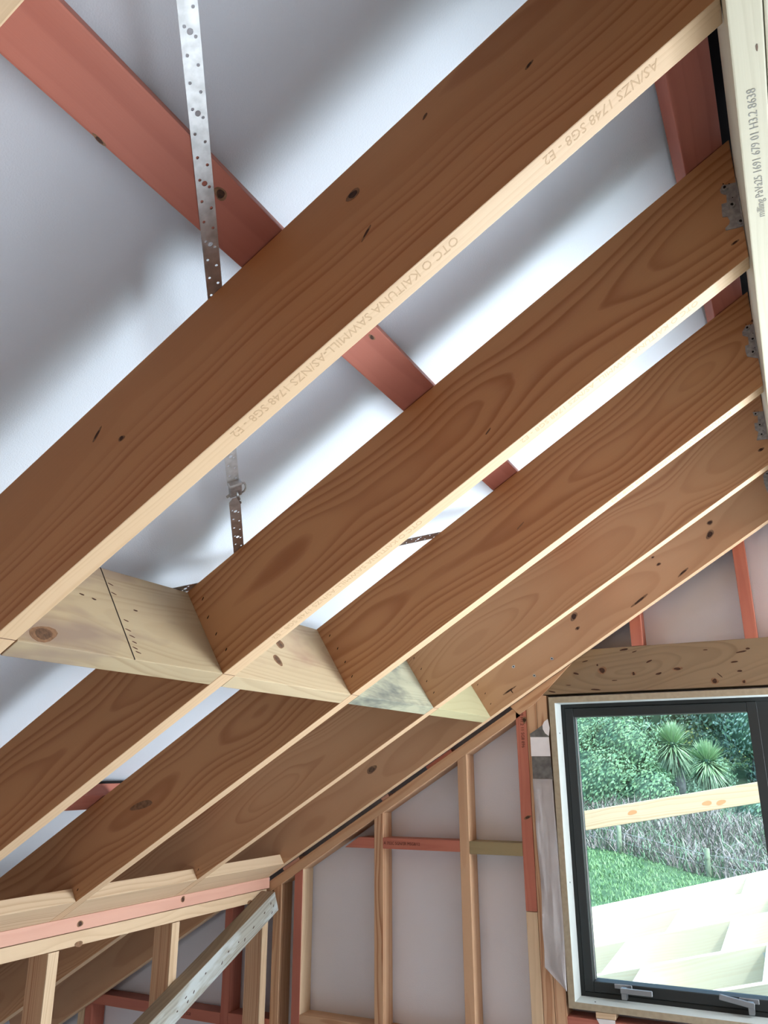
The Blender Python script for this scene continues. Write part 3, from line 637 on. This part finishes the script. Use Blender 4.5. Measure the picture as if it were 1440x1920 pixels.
# flashing at the left of the window: pale flap and grey tape over the studs
fl = empty('flashing_flap', (-1.05, YW-.002, -1.6)); tag(fl, 'loose white strip of wall wrap hanging beside the left side of the window', 'wrap flap')
MF = basis(X3, Z3, X3.cross(Z3), (0, YW, 0))
def flap_mesh(poly_l, poly_r, name, mat, par, amp=.004, off=.003):
    bm = bmesh.new(); n = len(poly_l)-1; rows = []; K = 8; SUB = 4
    for i in range(n):
        for q in range(SUB + (1 if i == n-1 else 0)):
            t = q/SUB; a = [poly_l[i][j]*(1-t)+poly_l[i+1][j]*t for j in (0, 1)]; b = [poly_r[i][j]*(1-t)+poly_r[i+1][j]*t for j in (0, 1)]
            rows.append([bm.verts.new((a[0]+(b[0]-a[0])*k/K, YW-off-amp*(.6+noise.noise(Vector((k*.55, (a[1]+(b[1]-a[1])*k/K)*7, 2.0)))), a[1]+(b[1]-a[1])*k/K)) for k in range(K+1)])
    for i in range(len(rows)-1):
        for k in range(K): bm.faces.new((rows[i][k], rows[i][k+1], rows[i+1][k+1], rows[i+1][k]))
    geom = bmesh.ops.solidify(bm, geom=bm.faces[:], thickness=.0006)
    return mobj(name, bm, mat, Matrix.Identity(4), par, True)
flap_mesh([(-1.0555, -.9801), (-1.053, -1.1845), (-1.0466, -1.4192), (-1.0508, -1.546), (-1.0486, -1.607), (-1.0506, -1.6677), (-1.0173, -1.6989), (-.9720, -1.7408)],
          [(-.9717, -.982), (-.9696, -1.1821), (-.9674, -1.4145), (-.9677, -1.546), (-.9678, -1.6148), (-.9690, -1.66), (-.9700, -1.70), (-.9711, -1.742)], 'sheet', M_FLAP, fl, .006, .004)
ft = empty('flashing_tape', (-1.0, YW-.002, -.9)); tag(ft, 'grey flashing tape with a white square, stuck on the studs at the window top left', 'flashing tape')
prism([(-1.058, -.8019), (-1.0222, -.7812), (-.9887, -.7584), (-.9766, -.8123), (-.9766, -.8165), (-1.0565, -.8149)], .0008, .0020, MF, 'grey_corner', M_TAPEG, ft)
prism([(-1.0565, -.8149), (-.9769, -.8165), (-.9754, -.8922), (-1.0567, -.8915)], .0008, .0024, MF, 'white_square', M_FLAP, ft)
prism([(-1.0550, -.8918), (-.9754, -.8926), (-.9716, -.9815), (-1.0555, -.9801)], .0008, .0020, MF, 'grey_square', M_TAPEG, ft)
prism([(-.9763, -.7436), (-.993, -.754), (-1.0008, -.7688), (-1.0007, -.7839), (-.9916, -.8013), (-.9766, -.8123), (-.9710, -.7803)], .0022, .0034, MF, 'white_disc', M_FLAP, ft)
pk = mobj('sill_packer', box_bm(0, .072, 0, .06, 0, .020, .001), M_PALE, basis(X3, Y3, Z3, (-.869, YW-.002, -1.8185)))
tag(pk, 'small brown packer wedged under the window sill', 'packer')
ps = empty('wrap_scrap', (-.84, YW-.002, -1.84)); tag(ps, 'scrap of pale wall wrap showing under the packer below the window', 'wrap flap')
prism([(-.868, -1.8200), (-.80, -1.8195), (-.800, -1.86), (-.845, -1.86)], .0008, .0018, MF, 'sheet', M_FLAP, ps)

# printed marks on framing
Mtx = basis(Vector((0, 0, -1)), X3, Vector((0, 0, -1)).cross(X3), (-1.098, YW-.0003, -.700))
text_part('printed_mark', '899 H1.2 11 SG8 896', basis(-Z3, X3, (-Z3).cross(X3), (-1.096, YW-.0004, -.700)), .020, M_INKD, gl, .0001, .9)
knot(gl, Vector((-1.078, YW, -.745)), Z3, X3, (0, -1, 0), .008, .007, M_KNOT, rim=True)
knot(gl, Vector((-1.088, YW, -1.13)), X3, Z3, (0, -1, 0), .009, .005, M_KNOT, ang=.4)
nogs = [o for o in bpy.data.objects if o.name.startswith('nog')]
text_part('printed_mark', 'A 702C SGN/SR MSG8/12', basis(X3, Z3, X3.cross(Z3), (-1.748, YW-.0004, -1.255)), .018, M_INKD, nogs[0], .0001, .9)
text_part('printed_mark', 'H1.2 SG8', basis(X3, Z3, X3.cross(Z3), (-2.82, YW-.0004, -2.025)), .018, M_INKD, nogs[7], .0001, .9)
# plate knots
for y, z, o_ in ((1.345, -1.441, part), (1.872, -1.432, part)): knot(o_, Vector((XP, y, z)), YY, Z3, (1, 0, 0), .0075, .0080, M_KNOT, 'knot')
for y, z in ((1.35, -1.504), (2.326, -1.504)): knot(part, Vector((XP-.001, y, z)), Z3, YY, (1, 0, 0), .010, .016, M_RING, 'knot', rim=False)

# ------------------------------------------------------------------ weathered diagonal brace in the left corner
a_top = Vector((-2.2960, 2.418, -1.505)); a_bot = Vector((-2.2960, 1.50, -1.955))
axb = (Vector((0, 2.418-1.694, -1.497+1.817))).normalized()
# upper edge line of the wide face (dark/pale boundary) and 45 mm thick from the stud faces
ux = -axb; uy = X3; uz = ux.cross(uy)
if uz.z < 0: uz = -uz; 
ay_ = uz.cross(ux)
start = Vector((-2.3385, 2.415, -1.4650))
Mb = basis(ux, ay_, uz, start)
yy0, yy1 = (0, .070) if ay_.x > 0 else (-.070, 0)
M_BRTOP = wood('rough_brown_brace_edge', (0.30, 0.24, 0.17, 1), (0.16, 0.11, 0.07, 1), 60, (0.04, 0.04), 0.03, 0.9, seed=25.0)
br = mobj('brace', box_bm(0, 1.75, yy0, yy1, -.088, 0, .004, (0, 0), (0, 0), 2), [M_BRACE, M_BRTOP], Mb)
for p in br.data.polygons:
    if p.normal.z > .8: p.material_index = 1
tag(br, 'grey weathered diagonal timber brace running down from the corner of the left wall', 'brace')
for t, v in ((.03, -.05), (.045, -.03), (.05, -.07), (.10, -.04), (.19, -.05), (.26, -.06), (.30, -.045), (.37, -.04), (.42, -.055), (.52, -.03), (.60, -.05), (.64, -.06), (.645, -.04), (.70, -.055)):
    P = Mb @ Vector((t, (yy1 if ay_.x > 0 else yy0), v)); knot(br, P, ux, uz, (1, 0, 0), .003+.004*random.random(), .0022, M_KNOT, 'nail_hole', random.random(), False)

exec_outside = True
# ------------------------------------------------------------------ outside
def ground_z(x, y):
    z = -2.42 - 0.05*(x+2.0)*(1 if y > 9.5 else .3)
    def ss(a, b, v): t = max(0, min(1, (v-a)/(b-a))); return t*t*(3-2*t)
    z += 0.20*ss(9, 12, y)*(1-ss(-3.2, -1.0, x))
    z += 0.52*ss(11.9, 15.5, y + .35*(x+2.5)) + 5.5*ss(15.5, 34, y)
    z -= 0.9*(1-ss(2.7, 8.5, y))
    z += 0.05*noise.noise(Vector((x*.8, y*.8, 0)))
    return z
def ramp_mat(name, c1, c2, scale, rough=.9):
    return plain(name, c1, rough, 0, .1, scale, .4, c2, .1)
M_GRND = ramp_mat('grassy_ground', (.045, .10, .055, 1), (.08, .15, .08, 1), 6)
bm = bmesh.new(); gx, gy = 70, 80; gv = []
for i in range(gx+1):
    row = []
    for j in range(gy+1):
        x = -26+46*i/gx; y = 2.8+46*(j/gy)**1.5; row.append(bm.verts.new((x, y, ground_z(x, y))))
    gv.append(row)
for i in range(gx):
    for j in range(gy): bm.faces.new((gv[i][j], gv[i+1][j], gv[i+1][j+1], gv[i][j+1]))
gr = mobj('ground', bm, M_GRND, Matrix.Identity(4), None, True); gr['kind'] = 'structure'
def blades(name, n, xr, yr, hgt, wid, mats, lab, cat, seed, lean=.5, cond=None):
    rnd = random.Random(seed); bm = bmesh.new(); c = 0
    while c < n:
        x = rnd.uniform(*xr); y = rnd.uniform(*yr)
        if cond and not cond(x, y): continue
        c += 1; z = ground_z(x, y); h = hgt*rnd.uniform(.5, 1.3); a = rnd.uniform(0, 2*pi); w2 = wid*rnd.uniform(.6, 1.3)
        d = Vector((cos(a), sin(a), 0)); l = d*h*lean*rnd.uniform(.2, 1.4); p = Vector((-d.y, d.x, 0))*w2; b0 = Vector((x, y, z-.02))
        v = [bm.verts.new(b0-p), bm.verts.new(b0+p), bm.verts.new(b0+p*.7+l*.4+Z3*h*.6), bm.verts.new(b0-p*.7+l*.4+Z3*h*.6), bm.verts.new(b0+l+Z3*h*rnd.uniform(.6, 1.0))]
        k = rnd.randrange(len(mats)); f1 = bm.faces.new(v[:4]); f2 = bm.faces.new((v[3], v[2], v[4])); f1.material_index = f2.material_index = k
    o = mobj(name, bm, mats, Matrix.Identity(4)); return tag(o, lab, cat, None, 'stuff')
def leafm(name, c, c2, rough=.6):
    m = plain(name, c, rough, 0, .1, 1.5, 0, c2, .2); nt = m.node_tree; b = nt.nodes['Principled BSDF']
    return m
G1 = leafm('grass_green', (.13, .27, .12, 1), (.18, .33, .15, 1)); G2 = leafm('grass_light', (.22, .36, .19, 1), (.16, .29, .14, 1))
D3 = leafm('dull_green_grass', (.13, .24, .15, 1), (.17, .29, .19, 1)); D1 = leafm('dry_grass', (.26, .235, .23, 1), (.17, .16, .16, 1)); D2 = leafm('dry_grass_pale', (.36, .345, .35, 1), (.25, .23, .22, 1))
bank = lambda x, y: y + .35*(x+2.5) > 12.3
blades('grass', 16000, (-5.5, .8), (7.8, 13.4), .075, .007, [G1, G2], 'bright green grass on the slope outside the window', 'grass', 3, .8, lambda x, y: not bank(x, y))
blades('dry_grass', 11000, (-7, 1.2), (11.2, 15.8), .32, .009, [D1, D2, D1, D3], 'tall dry brown grass on the bank behind the fence line', 'grass', 4, 1.2, bank)
# fence posts and wire
M_POST = plain('mossy_post', (.24, .31, .22, 1), .8, 0, .35, 12)
def post(x, y, zt, lab):
    zb = ground_z(x, y)-.1
    o = tube([(x, y, zb), (x, y, (zb+zt)/2), (x+.01, y, zt-.01), (x+.01, y, zt)], [.040, .038, .037, .032], 'fence_post', M_POST, None, Matrix.Identity(4), 12)
    return tag(o, lab, 'fence post', 'fence posts outside')
fp1 = post(-2.77, 12.5, -1.78, 'mossy round fence post outside, at the left of the window view'); fp2 = post(-1.47, 12.0, -2.02, 'fence post outside at the right, just above the sunlit timbers')
M_WIRE = plain('fence_wire', (.45, .47, .48, 1), .5, .6)
fw = empty('wire_fence', (-2.1, 12.3, -2.0)); tag(fw, 'thin wires strung between the fence posts outside', 'fence wire')
for dz in (.08, .22, .36): tube([(-7, 13.9, ground_z(-7, 13.9)+.7-dz), (-2.77, 12.56, -1.80-dz), (-1.47, 12.06, -2.03-dz), (2.5, 10.6, -2.3-dz)], .004, 'wire', M_WIRE, fw, Matrix.Identity(4), 4)

# trees
def crown_mesh(blobs, n, size, mats, seed, aspect=.45):
    rnd = random.Random(seed); bm = bmesh.new(); tot = sum(b[3]*b[4] for b in blobs)
    for (bx, by, bz, rx, rz) in blobs:
        for q in range(int(n*rx*rz/tot)):
            th = rnd.uniform(0, 2*pi); ph = math.acos(rnd.uniform(-1, 1)); k = rnd.uniform(.72, 1.0) + .12*sin(5*th+bz*3)*sin(4*ph)
            d = Vector((sin(ph)*cos(th), sin(ph)*sin(th), cos(ph))); c = Vector((bx+d.x*rx*k, by+d.y*rx*k, bz+d.z*rz*k))
            u_ = (d.orthogonal() + Vector((rnd.uniform(-1, 1), rnd.uniform(-1, 1), rnd.uniform(-.8, .4)))).normalized(); v_ = (d + Vector((rnd.uniform(-.7, .7), rnd.uniform(-.7, .7), rnd.uniform(-.2, .9)))).normalized().cross(u_).normalized()
            s_ = size*rnd.uniform(.6, 1.4); a = c-u_*s_; b = c+u_*s_; e = c+v_*s_*aspect; g_ = c-v_*s_*aspect
            f_ = bm.faces.new([bm.verts.new(p) for p in (a, e, b, g_)]); f_.material_index = rnd.randrange(len(mats))
    return bm
def tree(name, base, blobs, n, size, mats, trunk, lab, seed, cat='tree', group=None):
    root = empty(name, base); tag(root, lab, cat, group)
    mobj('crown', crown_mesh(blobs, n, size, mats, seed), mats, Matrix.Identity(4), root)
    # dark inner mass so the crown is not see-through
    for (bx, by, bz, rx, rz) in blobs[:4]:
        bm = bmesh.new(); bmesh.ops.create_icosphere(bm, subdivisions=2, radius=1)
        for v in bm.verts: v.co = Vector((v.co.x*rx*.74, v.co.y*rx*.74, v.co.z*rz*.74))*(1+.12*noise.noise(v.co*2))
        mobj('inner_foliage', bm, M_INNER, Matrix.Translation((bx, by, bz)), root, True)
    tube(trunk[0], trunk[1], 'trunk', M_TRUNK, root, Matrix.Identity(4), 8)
    return root
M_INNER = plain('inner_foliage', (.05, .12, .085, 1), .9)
M_TRUNK = plain('pale_bark', (.30, .31, .35, 1), .9, 0, .4, 9, .5)
LG = [leafm('leaf_green', (.11, .24, .13, 1), (.15, .29, .16, 1)), leafm('leaf_dark', (.085, .19, .12, 1), (.11, .22, .14, 1)), leafm('leaf_pale', (.18, .30, .18, 1), (.14, .25, .15, 1))]
LB = [leafm('leaf_blue_green', (.12, .22, .18, 1), (.15, .27, .22, 1)), leafm('leaf_blue_pale', (.20, .31, .28, 1), (.16, .27, .24, 1)), LG[1]]
LY_ = [leafm('leaf_yellow', (.55, .58, .22, 1), (.40, .52, .18, 1)), LG[2]]
def gz(x, y): return ground_z(x, y)
tree('bush_tree', (-3.6, 16, gz(-3.6, 16)), [(-3.9, 16, -1.2, 1.15, .95), (-3.3, 16.1, -.55, .75, .75), (-4.3, 16.3, -.3, .8, .7), (-2.9, 15.9, -1.4, .65, .6), (-3.55, 15.8, -1.7, .7, .45)], 24000, .036, LG, ([(-3.7, 16, gz(-3.7, 16)-.1), (-3.7, 16, -1.0)], .09), 'dense round green shrub filling the left of the window view', 21)
tree('bush_tree', (-5.2, 20, gz(-5.2, 20)), [(-4.6, 20, .1, 1.4, 1.4), (-6.4, 20.5, .0, 1.6, 1.6), (-3.4, 20.5, .6, 1.2, 1.2)], 16000, .055, LB, ([(-5.2, 20, gz(-5.2, 20)-.1), (-5.2, 20, .1)], .12), 'pale blue-green tree behind the round green shrub', 22)
tree('bush_tree', (-1.0, 19.5, gz(-1, 19.5)), [(-.8, 19.5, .0, 1.0, 1.1), (-.3, 19.6, -1.1, 1.0, 1.1), (-1.6, 20.2, .5, .9, .9), (.7, 19.8, -.4, 1.2, 1.5)], 18000, .045, LB, ([(-1, 19.5, gz(-1, 19.5)-.1), (-1, 19.5, 0)], .1), 'bluish scrubby tree behind the shorter cabbage tree at the right', 23)
tree('bush_tree', (-2.0, 23, gz(-2, 23)), [(-1.7, 23, .6, 1.1, .9), (-.6, 23, 1.0, 1.3, .9), (-3.2, 23.5, .9, 1.2, 1.0), (-2.2, 22, -.8, 1.6, 1.1), (-.4, 22.5, -.6, 1.4, 1.2)], 15000, .06, LY_ + LB[:2], ([(-2, 23, gz(-2, 23)-.1), (-2, 23, .5)], .12), 'yellow-green sunlit tree at the top right of the window view', 24)
tree('bush_tree', (-4, 28, gz(-4, 28)), [(-7, 28, 2.2, 3.0, 2.8), (-2.5, 28.5, 2.0, 3.0, 2.8), (1.8, 28, 1.8, 3.0, 2.8), (-11, 28, 2, 3, 3)], 26000, .10, LB + LG, ([(-4, 28, gz(-4, 28)-.1), (-4, 28, 1)], .2), 'wide bank of bush farthest up the hill outside', 25)
tree('bush_tree', (-.6, 16.4, gz(-.6, 16.4)), [(-.9, 16.4, -1.75, .65, .45), (-.2, 16.2, -1.6, .7, .6), (-1.7, 17.9, -1.9, .7, .5), (-2.4, 18.6, -1.6, .7, .6), (-2.0, 18.8, -1.1, .6, .5)], 14000, .036, [LG[1], LB[0]], ([(-.6, 16.4, gz(-.6, 16.4)-.1), (-.6, 16.4, -1.6)], .05), 'low dark scrub at the foot of the cabbage trees', 26, 'shrub')
# cabbage trees: bare trunk, head of sword leaves
def cabbage(base, head, rad, lab, seed):
    rnd = random.Random(seed); root = empty('cabbage_tree', base); tag(root, lab, 'tree', 'cabbage trees outside the window')
    bm = bmesh.new(); hv = Vector(head)
    for q in range(900):
        th = rnd.uniform(0, 2*pi); el = rnd.uniform(-1.25, 1.45); L_ = rad*rnd.uniform(.8, 1.15)
        d = Vector((cos(th)*cos(el), sin(th)*cos(el), sin(el))); side = d.cross(Z3).normalized() if abs(d.z) < .98 else X3.copy(); w2 = .015*rnd.uniform(.8, 1.3)
        droop = .22 if el < .5 else .06; pr = None; k = rnd.randrange(2) if el > -.4 else 2
        for i in range(5):
            t = i/4; c = hv + d*L_*(.08+.92*t) - Z3*L_*droop*t*t*1.2; ww = w2*(1-.92*t**2)
            a = bm.verts.new(c-side*ww); b = bm.verts.new(c+side*ww)
            if pr: f_ = bm.faces.new((pr[0], pr[1], b, a)); f_.material_index = k
            pr = (a, b)
    mobj('leaf_head', bm, [CB1, CB2, CB3], Matrix.Identity(4), root)
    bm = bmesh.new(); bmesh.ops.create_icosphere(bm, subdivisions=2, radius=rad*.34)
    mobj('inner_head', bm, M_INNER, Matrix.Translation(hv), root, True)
    b = Vector(base); tube([b, b*.5+hv*.5+Vector((.05, 0, 0)), hv], [.12, .095, .08], 'trunk', M_TRUNK, root, Matrix.Identity(4), 10)
    tube([hv-Z3*rad*.95, hv-Z3*rad*.5, hv-Z3*.1], [.09, .20, .16], 'dead_leaf_skirt', M_SKIRT, root, Matrix.Identity(4), 12)
CB1 = leafm('sword_leaf_green', (.20, .36, .20, 1), (.28, .44, .25, 1)); CB2 = leafm('sword_leaf_light', (.36, .52, .34, 1), (.24, .38, .22, 1)); CB3 = leafm('sword_leaf_dull', (.17, .28, .19, 1), (.28, .40, .28, 1))
M_SKIRT = plain('dead_leaf_skirt', (.24, .19, .18, 1), .9, 0, .4, 20, .6)
cabbage((-2.5, 18, gz(-2.5, 18)-.1), (-2.56, 18, -.50), .58, 'taller cabbage tree with a mop of sword leaves, left of the pair', 31)
cabbage((-1.80, 17, gz(-1.8, 17)-.1), (-1.80, 17, -.86), .50, 'shorter cabbage tree with drooping sword leaves, right of the pair', 32)

# raking timbers of the lean-to roof outside, in full sun
tR = math.atan2(.23, 1.33)
rail = timber('rail', (-2.6, 6.0, -1.27-.89*.173), Vector((cos(tR), 0, sin(tR))), Y3, Vector((-sin(tR), 0, cos(tR))), 5.0, .045, -.0001, M_EXTW) if False else None
d1 = Vector((cos(tR), 0, sin(tR))); z1 = Vector((-sin(tR), 0, cos(tR)))
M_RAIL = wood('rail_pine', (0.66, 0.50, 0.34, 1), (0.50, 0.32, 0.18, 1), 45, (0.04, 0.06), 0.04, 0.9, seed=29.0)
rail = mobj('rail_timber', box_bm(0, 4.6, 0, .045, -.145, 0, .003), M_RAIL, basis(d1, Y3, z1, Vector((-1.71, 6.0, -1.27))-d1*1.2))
tag(rail, 'sunlit cream timber sloping across the middle of the window view', 'timber')
for t, v in ((1.2+.38, -.07), (1.2+.95, -.09), (1.2+1.05, -.10)): knot(rail, Vector((-1.71, 6.0, -1.27))+d1*(t-1.2)+z1*v, d1, z1, (0, -1, 0), .035, .018, plain('orange_knot', (.62, .30, .14, 1), .7), ang=.1, rim=False)
tL = math.atan2(.33, 1.30); d2 = Vector((cos(tL), 0, sin(tL))); z2 = Vector((-sin(tL), 0, cos(tL)))
lf = empty('lean_to_frame', (-1.7, 6.0, -1.98)); tag(lf, 'sunlit pale timber framing of a lower roof just outside the window', 'roof framing')
O6 = Vector((-1.70, 6.0, -1.98))
rows = [(6.0, 0.0, .19), (5.15, -.03, .19), (4.35, -.06, .19), (3.6, -.09, .19), (2.95, -.12, .19)]
for k, (y, dz, dep) in enumerate(rows):
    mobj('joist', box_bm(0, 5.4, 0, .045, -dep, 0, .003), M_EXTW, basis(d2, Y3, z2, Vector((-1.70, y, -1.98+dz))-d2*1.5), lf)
M_HANG = plain('joist_hanger_steel', (.7, .73, .75, 1), .4, .4)
for k in range(len(rows)-1):
    y1_, dz1, _ = rows[k]; y0_, dz0, _ = rows[k+1]
    for q in range(9):
        t = -1.2 + q*.60 + .22*(k % 2)
        P = Vector((-1.70, y0_+.045, -1.98+dz0))+d2*t
        Lb = y1_-y0_-.045; ay2 = Vector((0, Lb, dz1-dz0)).normalized()
        mobj('cross_block', box_bm(0, Lb, -.045, 0, -.14, -.002, .003), M_EXTW, basis(ay2, ay2.cross(d2).cross(ay2) if False else d2, ay2.cross(d2), P) if ay2.cross(d2).z > 0 else basis(ay2, -d2, ay2.cross(-d2), P), lf)
        mobj('joist_hanger', box_bm(-.03, .052, -.003, -.0005, -.135, -.03, .0), M_HANG, basis(d2, Y3, z2, Vector((-1.70, y1_, -1.98+dz1))+d2*t), lf)
# outside cladding of the gable so the house stands as a solid
print('objects', len(bpy.data.objects))
